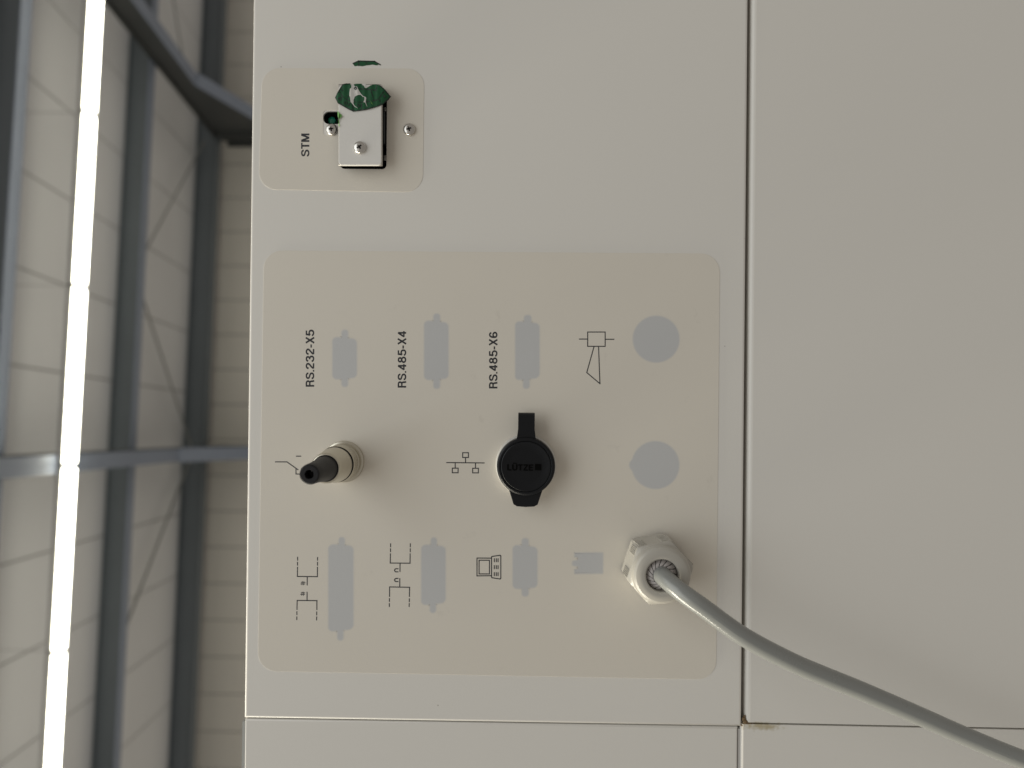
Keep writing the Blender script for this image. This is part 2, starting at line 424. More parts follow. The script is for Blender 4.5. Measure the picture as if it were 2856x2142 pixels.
# side_panel keeps a crisp lower edge where it meets the next sheet
pd = plate('end_panel', poly_d, .0002, TH, PAINT, cab, .0014, 5, only=[3])
bm = bmesh.new(); xl, xr = poly_b[3][0]-.002, poly_a[0][0]+.002
bm_box(bm, xl, xr, TH+.001, .5, 0, top_z-.004); bod = bm_obj('cabinet_body', bm, BODY, cab)
bm = bmesh.new(); p1 = P(676.0, 2012, -.004); p2 = P(671.5, FB, -.004)
bm_box(bm, p2[0], p1[0], .004, .017, p1[1]-.02, p1[1]); bm_obj('top_trim', bm, RODM, cab)
bm = bmesh.new(); q1 = P(2060.4, 2036); q2 = P(2064.4, FB)
bm_box(bm, q2[0], q1[0], .0012, TH, q2[1], q1[1]); bm_obj('seam_strip', bm, TRIMP, cab)

# ------------------------------------------------------------------ key module opening
def Z1(x, y): return (840+x/6.144, 210+y/6.144)             # zoomed views used for reading the photo
opening = [P(*Z1(672, 250)), P(*Z1(1474, 250)), P(*Z1(1462, 1612)), P(*Z1(672, 1604))]
opening = round_poly(opening, .0022)
slot = round_poly([P(*Z1(377, 618)), P(*Z1(800, 618)), P(*Z1(800, 836)), P(*Z1(377, 836))], .0029, 8)
def cutter(poly, y0, y1):
    bm = bmesh.new(); bm_plate(bm, poly, y0, y1); return bm_obj('cutter', bm, None)
boolean(pa, [cutter(opening, -.01, .016), cutter(slot, -.01, .0155)])
# black liner inside the opening
def liner(poly, depth):
    bm = bmesh.new(); f0 = [bm.verts.new((x, .0010, z)) for x, z in poly]; f1 = [bm.verts.new((x, depth, z)) for x, z in poly]
    c = Vector((sum(p[0] for p in poly)/len(poly), 0, sum(p[1] for p in poly)/len(poly)))
    for v in f0+f1:
        d = Vector((c.x-v.co.x, 0, c.z-v.co.z)).normalized()*.00015; v.co += d
    n = len(poly)
    for k in range(n): bm.faces.new((f0[k], f0[(k+1) % n], f1[(k+1) % n], f1[k]))
    bm.faces.new(f1); return bm_obj('opening_liner', bm, CAVITY, cab)
liner(opening, .0152); liner(slot, .0148)

# ------------------------------------------------------------------ labels (film overlays)
FT = .00014
lab1 = [(732, 190.3), (1183.3, 191.4), (1179.3, 536.7), (722, 528)]
lab2 = [(736.5, 698.5), (2007.6, 707.5), (1997, 1895), (719.5, 1871)]
def film(name, quad, rpx, label, cat):
    pts = [P(*q) for q in quad]
    c = (sum(p[0] for p in pts)/4, sum(p[1] for p in pts)/4)
    t = empty(name, (c[0], 0, c[1])); tag(t, label, cat)
    f = plate('film', round_poly(pts, rpx*MPP, 10), -FT-.00002, -.00002, FILM, t, .00004, 1, 30)
    return t, f
L1, f1 = film('module_label', lab1, 50, 'small cream film label printed STM around the metal key module', 'label')
L2, f2 = film('interface_label', lab2, 52, 'large cream film label printed with socket symbols and RS names', 'label')
patch = round_poly([P(*Z1(377, 600)), P(*Z1(800, 600)), P(*Z1(800, 1032)), P(*Z1(377, 1032))], .0018, 6)
boolean(f1, [cutter(opening, -.01, .01), cutter(patch, -.01, .01)])
YP = -FT-.000030                               # print layer, a hair above the film
YG = -FT-.000026

def offset_poly(poly, d):
    n = len(poly); area_ = sum(poly[i-1][0]*poly[i][1]-poly[i][0]*poly[i-1][1] for i in range(n))
    s = 1 if area_ > 0 else -1; out = []
    for i in range(n):
        a, b, c = Vector(poly[i-1]), Vector(poly[i]), Vector(poly[(i+1) % n])
        e1, e2 = (b-a), (c-b)
        n1 = Vector((e1.y, -e1.x)); n2 = Vector((e2.y, -e2.x))
        nn = (n1.normalized()+n2.normalized())
        nn = nn.normalized() if nn.length > 1e-6 else n1.normalized()
        out.append((b.x+nn.x*d*s, b.y+nn.y*d*s))
    return out
def ghost(polypx, rpx, label=None):
    """a socket cut-out showing grey and soft-edged through the film"""
    base = round_poly(polypx, rpx, 6)
    inn = [P(*q) for q in offset_poly(base, -2.6)]; out = [P(*q) for q in offset_poly(base, 3.4)]
    bm = bmesh.new()
    tri = geometry.tessellate_polygon([[Vector((x, z, 0)) for x, z in inn]])
    vi = [bm.verts.new((x, YG, z)) for x, z in inn]; vo = [bm.verts.new((x, YG, z)) for x, z in out]
    for t in tri:
        try: bm.faces.new([vi[k] for k in t])
        except ValueError: pass
    n = len(inn)
    for k in range(n): bm.faces.new((vi[k], vi[(k+1) % n], vo[(k+1) % n], vo[k]))
    ni = len(vi)
    face_viewer(bm); me = bpy.data.meshes.new('socket_window'); bm.to_mesh(me); bm.free()
    at = me.attributes.new('fade', 'FLOAT', 'POINT')
    at.data.foreach_set('value', [1.0]*ni+[0.0]*n)
    o = link('socket_window', me, FILM, f2)
    if label: o['label'] = label
    return o
def dsub(x0, x1, yl0, yl1, yr0, yr1, tx0, tx1, ty0, ty1, bx0=None, bx1=None, label=None):
    bx0 = tx0 if bx0 is None else bx0; bx1 = tx1 if bx1 is None else bx1
    t0 = (yl0+yr0)/2; b0 = (yl1+yr1)/2
    poly = [(x0, yl0), (tx0, t0-2), (tx0, ty0), (tx1, ty0), (tx1, t0), (x1, yr0), (x1, yr1), (bx1, b0), (bx1, ty1), (bx0, ty1), (bx0, b0+2), (x0, yl1)]
    return ghost(poly, [15, 2, 8, 8, 2, 15, 15, 2, 8, 8, 2, 15], label)
dsub(927.5, 995.5, 940, 1058, 946, 1053, 953, 971, 920, 1079)
dsub(1183, 1251, 894, 1060, 901, 1055, 1209, 1227.5, 875, 1084)
dsub(1437, 1505, 896, 1060, 903, 1054, 1461.5, 1482, 879, 1084, 1459, 1477)
dsub(916, 986, 1518, 1761, 1523, 1754, 945, 962, 1498, 1786, 941, 958)
dsub(1175, 1243, 1519, 1687, 1524, 1681, 1202, 1218.5, 1499, 1709, 1199, 1216)
dsub(1430, 1499, 1520, 1642, 1526, 1638, 1455.5, 1474.5, 1501, 1663)
circ = lambda c, r: [(c[0]+r*math.cos(2*math.pi*k/48), c[1]+r*math.sin(2*math.pi*k/48)) for k in range(48)]
ghost(circ((1830, 946), 65), 0)
kc = [(1828+66.5*math.cos(a), 1297+66.5*math.sin(a)) for a in [math.radians(180+14+k*(332/44)) for k in range(45)]]
kc += [(1757, 1305), (1755, 1297), (1757, 1289)]
ghost(kc, 0)
ghost([(1602, 1541), (1682, 1541), (1682, 1600), (1602, 1600), (1602, 1588), (1612, 1586), (1612, 1580), (1597, 1577), (1595, 1571), (1597, 1565), (1612, 1561), (1612, 1555), (1602, 1553)], [2, 3, 3, 2, 2, 2, 2, 3, 3, 3, 2, 2, 2])

LW = 2.9*MPP
def symbol(name, conv, lines, w=LW, mat=INKFINE, parent=None):
    bm = bmesh.new()
    for ln in lines: stroke(bm, [P(*conv(*p)) for p in ln], w, YP)
    for k, f in enumerate(bm.faces):           # crossing strokes never share a plane
        for v in f.verts: v.co.y -= k*2e-7
    return print_obj(name, bm, mat, parent or f2)
def rect(x0, y0, x1_, y1_): return [(x0, y0), (x1_, y0), (x1_, y1_), (x0, y1_), (x0, y0)]
Zs = lambda ox, oy, s: (lambda x, y: (ox+x/s, oy+y/s))
symbol('switch_symbol', Zs(740, 1180, 5.53), [[(160, 598), (335, 598), (505, 718)], [(475, 702), (475, 785), (560, 787), (560, 700)], [(482, 510), (548, 510)]])
symbol('network_symbol', Zs(1200, 1130, 5.027), [[(232, 805), (755, 810)], [(495, 735), (495, 805)], rect(455, 667, 536, 733), [(350, 808), (350, 882)],
    rect(310, 883, 391, 947), [(634, 810), (634, 884)], rect(595, 885, 675, 949)])
symbol('sprayer_symbol', Zs(1320, 860, 3.16), [rect(1008, 209, 1162, 335), [(935, 271), (1008, 271)], [(1162, 273), (1238, 273)], [(1064, 337), (1000, 566), (1116, 664), (1104, 337)]])
c6 = Zs(740, 1460, 3.95)
def hashm(x, y, s=1): return [[(x-20, y-9), (x+22, y-9)], [(x-24, y+8), (x+20, y+8)], [(x-8, y-18), (x-12, y+18)], [(x+9, y-18), (x+6, y+18)]]
symbol('valve_symbol', c6, [[(357, 372), (357, 403)], [(356, 427), (356, 458)], [(356, 482), (354, 583)], [(577, 374), (576.5, 403)], [(576, 427), (576, 458)], [(575, 482), (575, 583)],
    [(354, 583), (575, 585)], [(463, 587), (462, 676)], [(461, 757), (461, 845)], [(352, 847), (570, 849)], [(352, 847), (350, 945)], [(349, 972), (349, 1003)], [(348, 1029), (348, 1058)],
    [(569, 849), (569, 948)], [(567, 974), (567, 1005)], [(567, 1029), (566, 1061)]], 2.9*MPP)
symbol('hash_marks', c6, hashm(417, 657)+hashm(415, 773), 2.0*MPP)
def cee(x, y): return [[(x+20, y-17), (x-2, y-17), (x-12, y-12), (x-17, y-1), (x-12, y+12), (x-2, y+17), (x+20, y+17)]]
symbol('contact_symbol', c6, [[(1381, 224), (1380.5, 256)], [(1380, 279), (1380, 310)], [(1379, 334), (1377, 435)], [(1598, 224), (1597.5, 256)], [(1597, 279), (1597, 310)], [(1596, 334), (1595, 437)],
    [(1377, 435), (1595, 437)], [(1485, 437), (1484, 528)], [(1482, 607), (1482, 697)], [(1370, 698), (1590, 702)], [(1370, 700), (1369, 803)], [(1368, 827), (1368, 858)], [(1367, 882), (1367, 913)],
    [(1590, 702), (1588, 803)], [(1587, 829), (1587, 860)], [(1586, 882), (1585, 913)]]+cee(1442, 515)+cee(1442, 622), 2.9*MPP)
c7 = Zs(1280, 1460, 3.253)
kb = round_poly([(296, 299), (380, 287), (380, 504), (296, 491)], 9, 4); kb.append(kb[0])
symbol('computer_symbol', c7, [[(294, 314), (164, 313), (164, 475), (294, 473)], rect(183, 333, 277, 457), kb] +
    [[(x, y), (x, y+26)] for x in (321, 339, 355) for y in (320, 383, 446)], 2.9*MPP)

# lettering drawn with strokes: bold grotesque capitals and figures, cap height 1
def sm(pts, n=5):
    return [tuple(q) for q in catmull([Vector(p) for p in pts], n)]
def ell(cx, cy, rx, ry, n=24): return [(cx+rx*math.cos(2*math.pi*k/n), cy+ry*math.sin(2*math.pi*k/n)) for k in range(n+1)]
def catmull(p, n=8):
    out = []
    for i in range(len(p)-1):
        p0, p1, p2, p3 = p[max(0, i-1)], p[i], p[i+1], p[min(len(p)-1, i+2)]
        for k in range(n):
            t = k/n; out.append(.5*((2*p1)+(-p0+p2)*t+(2*p0-5*p1+4*p2-p3)*t*t+(-p0+3*p1-3*p2+p3)*t**3))
    return out+[p[-1]]
GLYPH = {
 'S': (.63, [sm([(.555,.69),(.535,.80),(.46,.895),(.32,.925),(.18,.895),(.10,.80),(.095,.70),(.14,.61),(.25,.555),(.39,.505),(.51,.43),(.555,.31),(.53,.18),(.44,.10),(.32,.075),(.18,.10),(.09,.19),(.075,.30)])]),
 'R': (.64, [[(.08,0),(.08,1)], [(.08,.925)]+sm([(.34,.925),(.47,.88),(.53,.73),(.47,.57),(.34,.52)])+[(.08,.52)], sm([(.38,.52),(.47,.47),(.51,.36),(.53,.14),(.57,0)])]),
 '2': (.60, [sm([(.085,.66),(.10,.80),(.19,.90),(.31,.925),(.45,.88),(.515,.77),(.50,.64),(.42,.53),(.26,.36),(.13,.20),(.09,.075)]), [(.06,.075),(.56,.075)]]),
 '3': (.60, [sm([(.09,.71),(.13,.85),(.22,.91),(.31,.925),(.43,.89),(.49,.77),(.45,.63),(.36,.55),(.25,.535)]), sm([(.25,.535),(.40,.51),(.51,.42),(.525,.29),(.49,.15),(.40,.09),(.30,.075),(.17,.11),(.09,.20),(.075,.30)])]),
 '5': (.60, [[(.53,.925),(.165,.925),(.11,.49)], sm([(.10,.475),(.20,.565),(.32,.595),(.45,.55),(.525,.43),(.525,.27),(.46,.13),(.31,.075),(.17,.11),(.09,.20),(.075,.28)])]),
 '4': (.62, [[(.43,0),(.43,.98)], [(.02,.275),(.60,.275)], [(.43,.96),(.07,.28)]]),
 '8': (.62, [ell(.31,.735,.185,.19), ell(.31,.30,.23,.225)]),
 '6': (.62, [ell(.32,.30,.22,.225), sm([(.515,.73),(.47,.87),(.35,.925),(.21,.87),(.125,.70),(.095,.50),(.10,.32)])]),
 'X': (.62, [[(.06,0),(.56,1)], [(.06,1),(.56,0)]]),
 'T': (.58, [[(0,.925),(.58,.925)], [(.29,0),(.29,.925)]]),
 'M': (.78, [[(.08,0),(.08,1)], [(.115,1),(.39,.02)], [(.39,.02),(.665,1)], [(.70,0),(.70,1)]]),
 'L': (.52, [[(.08,0),(.08,1)], [(.08,.075),(.52,.075)]]),
 'Ü': (.64, [[(.08,1)]+sm([(.08,.36),(.11,.19),(.19,.10),(.32,.075),(.45,.10),(.53,.19),(.56,.36)])+[(.56,1)], [(.20,1.12),(.20,1.27)], [(.44,1.12),(.44,1.27)]]),
 'Z': (.58, [[(.02,.925),(.56,.925)], [(.50,.90),(.07,.10)], [(0,.075),(.58,.075)]]),
 'E': (.56, [[(.08,0),(.08,1)], [(.08,.925),(.54,.925)], [(.08,.52),(.50,.52)], [(.08,.075),(.55,.075)]]),
 '.': (.16, [[(.08,0),(.08,.155)]]), '-': (.32, [[(.01,.36),(.31,.36)]]) }
def ribbon(bm, pts, w, to3):
    pts = [Vector(p) for p in pts]; closed = (pts[0]-pts[-1]).length < 1e-6
    if closed: pts = pts[:-1]
    n = len(pts); rows = []
    for i in range(n):
        a = pts[i-1] if (i or closed) else None; b = pts[(i+1) % n] if (i < n-1 or closed) else None
        d1 = (pts[i]-a).normalized() if a is not None else None; d2 = (b-pts[i]).normalized() if b is not None else None
        d1 = d1 or d2; d2 = d2 or d1
        n1 = Vector((-d1.y, d1.x)); n2 = Vector((-d2.y, d2.x)); m = (n1+n2)
        m = m/max(.35, m.dot(n1)) if m.length > 1e-6 else n1
        rows.append((bm.verts.new(to3(pts[i]+m*w/2)), bm.verts.new(to3(pts[i]-m*w/2))))
    for i in range(n if closed else n-1):
        p, q = rows[i], rows[(i+1) % n]; bm.faces.new((p[0], q[0], q[1], p[1]))
def stroke_text(name, txt, org, right, up, length, height, y, mat, parent, sw=.175, gap=.085, thick=0.0):
    total = sum(GLYPH[c][0] for c in txt)+gap*(len(txt)-1)
    right = Vector(right).normalized()*length/total; up = Vector(up).normalized()*height; org = Vector(org)
    bm = bmesh.new(); x = 0; lay = 0
    for ch in txt:
        wd, paths = GLYPH[ch]
        for p in paths:
            lay += 1
            ribbon(bm, p, sw, lambda q, x=x, lay=lay: (lambda g: (g.x, y-lay*2e-7, g.y))(org+right*(q.x+x)+up*q.y))
        x += wd+gap
    if thick:
        g = bmesh.ops.extrude_face_region(bm, geom=bm.faces[:])
        bmesh.ops.translate(bm, verts=[q for q in g['geom'] if isinstance(q, bmesh.types.BMVert)], vec=(0, -thick, 0))
        return bm_obj(name, bm, mat, parent)
    return print_obj(name, bm, mat, parent)
def side_text(txt, base_u, v0, v1, cap, parent):
    a = Vector(P(base_u, v0)); b = Vector(P(base_u, v1)); up = Vector(P(base_u-cap, v0))-a
    stroke_text('lettering', txt, a, b-a, up, (b-a).length, up.length, YP, INK, parent)
side_text('RS.232-X5', 876.5, 1078.5, 920, 23.4, f2)
side_text('RS.485-X4', 1133, 1081, 923, 23.4, f2)
side_text('RS.485-X6', 1387.3, 1083.3, 925.5, 23.2, f2)
side_text('STM', 863, 436.5, 373, 22.6, f1)

# ------------------------------------------------------------------ screws
def screw(c, r, base, parent=None, name='screw', rot=.5, label=None, cat='screw'):
    t = empty('cross_head_screw', (c[0], -base, c[1])) if parent is None else parent
    if parent is None: tag(t, label, cat)
    hgt = r*.62
    prof = [(r*.96, 0), (r, hgt*.25), (r*.97, hgt*.5), (r*.85, hgt*.76), (r*.62, hgt*.93), (r*.35, hgt*1.0), (0, hgt*1.02)]
    bm = bmesh.new(); lathe(bm, prof, c, 40, base)
    vb = [v for v in bm.verts if abs(v.co.y+base) < 1e-9]; bm.faces.new(vb)
    o = bm_obj('screw_head', bm, STEEL, t)
    cuts = []
    for k in (0, 1):
        bm = bmesh.new(); L, w = r*.52, r*.15
        a = rot+k*math.pi/2; d = Vector((math.cos(a), math.sin(a))); n = Vector((-d.y, d.x)); cc = Vector(c)
        top = [cc+d*L+n*w, cc-d*L+n*w, cc-d*L-n*w, cc+d*L-n*w]; bot = [cc+d*L*.4+n*w*.6, cc-d*L*.4+n*w*.6, cc-d*L*.4-n*w*.6, cc+d*L*.4-n*w*.6]
        f = [bm.verts.new((p.x, -base-hgt*1.3, p.y)) for p in top]; g = [bm.verts.new((p.x, -base-hgt*.30, p.y)) for p in bot]
        bm.faces.new(f); bm.faces.new(g[::-1])
        for q in range(4): bm.faces.new((f[q], g[q], g[(q+1) % 4], f[(q+1) % 4]))
        cuts.append(bm_obj('cutter', bm, None))
    boolean(o, cuts)
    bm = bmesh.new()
    for k in (0, 1):                           # black strokes at the bottom of the cross
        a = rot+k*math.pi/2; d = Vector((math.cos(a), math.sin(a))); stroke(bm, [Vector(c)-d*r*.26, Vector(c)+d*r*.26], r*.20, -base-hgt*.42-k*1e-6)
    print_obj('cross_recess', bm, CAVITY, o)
    return t
screw(P(*Z1(528, 938)), 2.95*MM, .00002, rot=.15, label='steel cross-head screw beside the small slot in the label')
screw(P(*Z1(1856, 938)), 3.05*MM, FT+.00004, rot=.30, label='steel cross-head screw standing alone on the small label')

# ------------------------------------------------------------------ key module
HP = .0080                                     # height of the cover plate's front face
def Ph(x, y, h): return P(*Z1(x, y), h)
cm = Ph(1005, 850, HP)
mod = empty('key_module', (cm[0], 0, cm[1])); tag(mod, 'metal key module with a white cover plate screwed over a black opening', 'key module')
pl = [Ph(641, 172, HP), Ph(1372, 172, HP), Ph(1372, 1538, HP), Ph(641, 1538, HP)]
plate('cover_plate', round_poly(pl, .0017, 6), -HP, -HP+.0013, WHITEP, mod, .00025, 2)
pl2 = [Ph(640, 166, HP-.002), Ph(1392, 166, HP-.002), Ph(1392, 1552, HP-.002), Ph(640, 1552, HP-.002)]
plate('backing_plate', round_poly(pl2, .0005, 3), -HP+.00132, -HP+.0027, CUTEDGE, mod, .00015, 1)
pl3 = [Ph(700, 200, .002), Ph(1400, 200, .002), Ph(1400, 1560, .002), Ph(700, 1560, .002)]
pl3 = [Ph(690, 230, 0), Ph(1398, 230, 0), Ph(1398, 1540, 0), Ph(690, 1540, 0)]
plate('module_body', pl3, -HP+.0028, .012, CAVITY, mod, 0)
for y0_, y1_ in ((520, 580), (1345, 1440)):
    q = [Ph(1396, y0_, .001), Ph(1452, y0_, .001), Ph(1452, y1_, .001), Ph(1396, y1_, .001)]
    plate('spring_clip', q, .001, .006, CUTEDGE, mod, .0003, 2)
q = [Ph(1396, 580, .001), Ph(1425, 580, .001), Ph(1425, 1150, .001), Ph(1396, 1150, .001)]
plate('side_rail', q, .0005, .008, DARKSTEEL, mod, .0003, 2)
screw(Ph(1000, 1232, HP+.001), 3.12*MM, HP, parent=mod, rot=.62)
lc = P(*Z1(480, 725), -.006)
lathe_obj('green_lamp', [(.0021, -.013), (.0021, -.0045), (.0018, -.0038), (.001, -.0034), (0, -.0033)], P(*Z1(488, 722)), LEDG, mod, 24)

# ------------------------------------------------------------------ torn green seal
Z8 = lambda x, y: (920+x/9.215, 150+y/9.215)
HS = HP+.00022
plx0, plx1 = min(p[0] for p in pl), max(p[0] for p in pl); plz0, plz1 = min(p[1] for p in pl), max(p[1] for p in pl)
def seal_h(x, z, extra=0.0):
    over = max(0, plz0-z, z-plz1); over2 = max(0, x-plx1)
    wob = .00010*math.sin(x*2600)+.00010*math.sin(z*1900+1)
    return -(HS+.00018+wob-over*.45-over2*.5) - extra
def wob_poly(pts, amp, n, seed):
    rnd = random.Random(seed); out = []
    for i in range(len(pts)):
        a, b = Vector(pts[i-1]), Vector(pts[i])
        for k in range(1, n+1):
            p = a.lerp(b, k/n)
            out.append((p.x+rnd.uniform(-amp, amp), p.y+rnd.uniform(-amp, amp)))
    return out
def grid_sheet(bm, polypx, h, lift, cell=.0011):
    """polygon cut into a small grid so that it can bend"""
    poly = [P(*Z8(*q), h) for q in polypx]
    flat(bm, poly, 0)
    xs = [p[0] for p in poly]; zs = [p[1] for p in poly]
    for ax, lo, hi in ((0, min(xs), max(xs)), (2, min(zs), max(zs))):
        n = int((hi-lo)/cell)
        for k in range(1, n+1):
            no = Vector((0, 0, 0)); no[ax] = 1; co = Vector((0, 0, 0)); co[ax] = lo+(hi-lo)*k/(n+1)
            bmesh.ops.bisect_plane(bm, geom=bm.verts[:]+bm.edges[:]+bm.faces[:], plane_co=co, plane_no=no)
    for v in bm.verts: v.co.y = lift(v.co.x, v.co.z)
    face_viewer(bm)
def sheet_obj(name, bm, mat, parent, thick=.00008):
    me = bpy.data.meshes.new(name); bm.to_mesh(me); bm.free()
    o = link(name, me, mat, parent)
    for p in me.polygons: p.use_smooth = True
    return o
out1 = [(128, 1115), (235, 950), (325, 792), (420, 765), (515, 765), (548, 820), (590, 800), (640, 770), (740, 765), (815, 768), (828, 805), (868, 780), (905, 872), (940, 888), (1040, 822),
        (1130, 787), (1200, 785), (1290, 815), (1380, 880), (1420, 925), (1550, 1070), (1470, 1180), (1340, 1315), (1200, 1365), (960, 1435), (760, 1465), (600, 1482), (480, 1425), (215, 1272)]
sc = Ph(1010, 380, HS)
seal = empty('torn_seal', (sc[0], -HS, sc[1])); tag(seal, 'torn green inspection seal wrapped over the white module plate', 'seal')
bm = bmesh.new(); grid_sheet(bm, wob_poly(out1, 4, 2, 3), HS, lambda x, z: seal_h(x, z)); sheet_obj('seal_film', bm, GREENF, seal)
def patch_sheet(name, px, extra, mat, seed, amp=5):
    bm = bmesh.new(); grid_sheet(bm, wob_poly(px, amp, 2, seed), HS, lambda x, z: seal_h(x, z, extra)); return sheet_obj(name, bm, mat, seal)
patch_sheet('torn_patch', [(520, 905), (560, 880), (548, 790), (615, 785), (640, 835), (695, 850), (745, 930), (800, 1035), (880, 1105), (860, 1118), (790, 1062), (700, 1075), (640, 1110), (615, 1185),
    (603, 1290), (650, 1340), (735, 1420), (640, 1358), (540, 1250), (530, 1150), (510, 1080), (512, 960)], 1.3e-4, PAPER, 5)
patch_sheet('torn_patch', [(880, 1105), (925, 1112), (940, 1150), (925, 1230), (950, 1330), (965, 1370), (940, 1330), (915, 1265), (870, 1250), (893, 1170)], 1.3e-4, PAPER, 6, 3)
patch_sheet('torn_patch', [(830, 800), (868, 775), (960, 800), (1040, 815), (940, 890), (905, 880), (880, 830)], 1.3e-4, PAPER, 9, 4)
patch_sheet('torn_patch', [(1045, 1215), (1065, 1240), (1115, 1320), (1075, 1290)], 1.3e-4, GREENL, 8, 2)
patch_sheet('torn_patch', [(625, 870), (665, 840), (700, 870), (705, 925), (650, 935), (620, 905)], 1.7e-4, SEALINK, 10, 5)
bm = bmesh.new()
def sl(pts, w):
    pts = [Vector(P(*Z8(*p), HS)) for p in pts]; fine = [pts[0]]
    for a, b in zip(pts, pts[1:]):
        n = max(1, int((b-a).length/.0008)); fine += [a.lerp(b, k/n) for k in range(1, n+1)]
    stroke(bm, fine, w, 0, lambda x, z: seal_h(x, z, 4.5e-5))
w1 = 3.0*MPP
sl([(515, 770), (420, 770), (330, 797), (240, 952), (138, 1112), (215, 1265), (480, 1417), (600, 1473), (760, 1456), (960, 1427), (1200, 1357), (1340, 1303), (1470, 1170), (1540, 1070), (1415, 930), (1290, 825)], w1)
for ln in ([(240, 962), (340, 1120), (520, 1220)], [(620, 1245), (880, 1245)], [(340, 1120), (265, 1200)], [(760, 905), (1190, 940), (1212, 800)], [(1062, 950), (1140, 1210), (1240, 1180), (1410, 930)],
           [(1280, 1130), (1290, 1235), (1340, 1310)], [(880, 1245), (1140, 1210)], [(815, 1245), (815, 1450)], [(590, 1300), (600, 1470)]): sl(ln, w1*.85)
face_viewer(bm); me = bpy.data.meshes.new('seal_lines'); bm.to_mesh(me); bm.free(); link('seal_lines', me, SEALINK, seal)
def seal_text(t, x, y, hpx, wpx, ang, parent=seal, h=HS, yy=None):
    a = math.radians(ang); ux, uy = math.cos(a), -math.sin(a)
    c0 = Vector(P(*Z8(x, y), h)); rr = Vector(P(*Z8(x+ux*wpx, y+uy*wpx), h))-c0; uu = Vector(P(*Z8(x+uy*hpx, y-ux*hpx), h))-c0
    text_fit('seal_number', t, c0, rr, uu, rr.length, uu.length, seal_h(c0.x, c0.y, 1.6e-4) if yy is None else yy, SEALINK, parent, .01)
seal_text('01', 350, 1300, 95, 150, -24); seal_text('9', 705, 1395, 105, 75, 0); seal_text('1', 1400, 1130, 100, 45, 40); seal_text('1', 200, 1150, 90, 40, -60)
seal_text('0', 285, 930, 75, 60, -50); seal_text('0', 440, 1110, 75, 60, -50)
# light green shreds hanging at the plate's edge
patch_px = [Z1(620, 600), Z1(650, 640), Z1(668, 690), Z1(655, 760), Z1(650, 830), Z1(632, 820), Z1(640, 740), Z1(622, 690)]
for i, pp in enumerate((patch_px, [Z1(655, 650), Z1(690, 670), Z1(705, 705), Z1(680, 720), Z1(660, 760), Z1(662, 700)], [Z1(640, 830), Z1(658, 845), Z1(650, 880), Z1(640, 862)])):
    bm = bmesh.new(); flat(bm, [P(*q, HP+.0005) for q in pp], -HP-.0003-i*1e-4)
    for v in bm.verts: v.co.y += random.uniform(-.0004, .0006)
    face_viewer(bm); me = bpy.data.meshes.new('seal_shred'); bm.to_mesh(me); bm.free(); link('seal_shred', me, GREENL, seal)
# the strip of the same seal left on the cabinet
out2 = [(585, 255), (735, 180), (1150, 190), (1312, 292), (1265, 276), (1212, 300), (1140, 288), (1090, 283), (950, 300), (850, 322), (740, 310), (640, 322)]
fc = P(*Z8(940, 250)); frag = empty('seal_strip', (fc[0], 0, fc[1])); tag(frag, 'torn-off strip of green seal stuck above the small label', 'seal')
bm = bmesh.new(); flat(bm, [P(*Z8(*q)) for q in wob_poly(out2, 4, 3, 4)], -.00008); print_obj('seal_film', bm, GREENF, frag)
bm = bmesh.new()
for ln in ([(600, 250), (737, 187), (1148, 197), (1300, 285)], [(742, 190), (742, 305)]): stroke(bm, [P(*Z8(*p)) for p in ln], w1, -.00013)
print_obj('seal_lines', bm, SEALINK, frag)
seal_text('2', 905, 270, 55, 60, 0, frag, 0, -.00015)

# ------------------------------------------------------------------ round plug with black sleeve
pc_ = P(959, 1287)
plug = empty('round_plug', (pc_[0], 0, pc_[1])); tag(plug, 'nickel round plug with black rubber sleeve sticking out of the large label', 'plug')
mm = lambda pr: [(a*MM, b*MM) for a, b in pr]
lathe_obj('socket_flange', mm([(10.3, FT*1000), (10.3, 1.0), (10.1, 1.3), (9.4, 1.5), (9.2, 1.6), (9.2, 2.4), (9.0, 2.7), (7, 2.7)]), pc_, NICKEL, plug)
# knurled ring
bm = bmesh.new(); n = 96; prof = [(8.0, 2.6), (8.75, 3.0), (8.9, 3.4), (8.9, 5.0), (8.55, 5.3), (8.55, 5.9), (8.9, 6.2), (8.9, 14.4), (8.6, 14.9)]
rings = []
for r, h in prof:
    rings.append([bm.verts.new((pc_[0]+(r-(.14 if (k % 2 and 6.0 < h < 14.6) else 0))*MM*math.cos(2*math.pi*k/n), -h*MM, pc_[1]+(r-(.14 if (k % 2 and 6.0 < h < 14.6) else 0))*MM*math.sin(2*math.pi*k/n))) for k in range(n)])
for a, b in zip(rings, rings[1:]):
    for k in range(n): bm.faces.new((a[k], a[(k+1) % n], b[(k+1) % n], b[k]))
bm_obj('knurled_ring', bm, NICKEL, plug, None, 20)
lathe_obj('ring_groove', mm([(8.62, 14.8), (8.0, 15.0), (8.0, 16.4), (8.3, 16.5)]), pc_, RUBBER, plug)
lathe_obj('clamp_nut', mm([(7.6, 16.3), (8.25, 16.5), (8.35, 16.8), (8.35, 18.5), (8.2, 20), (7.7, 24), (7.3, 28), (7.0, 31), (6.85, 32.2), (6.5, 32.7), (6.1, 32.8), (6.0, 32.4)]), pc_, NICKEL, plug)
lathe_obj('rubber_sleeve', mm([(6.05, 32.2), (5.7, 32.9), (5.65, 33.4), (5.4, 38), (4.9, 44), (4.55, 50), (4.45, 55), (4.2, 56.2), (3.7, 56.6), (2.0, 56.6), (1.8, 56.3), (1.75, 50), (0, 49.5)]), pc_, RUBBER, plug)

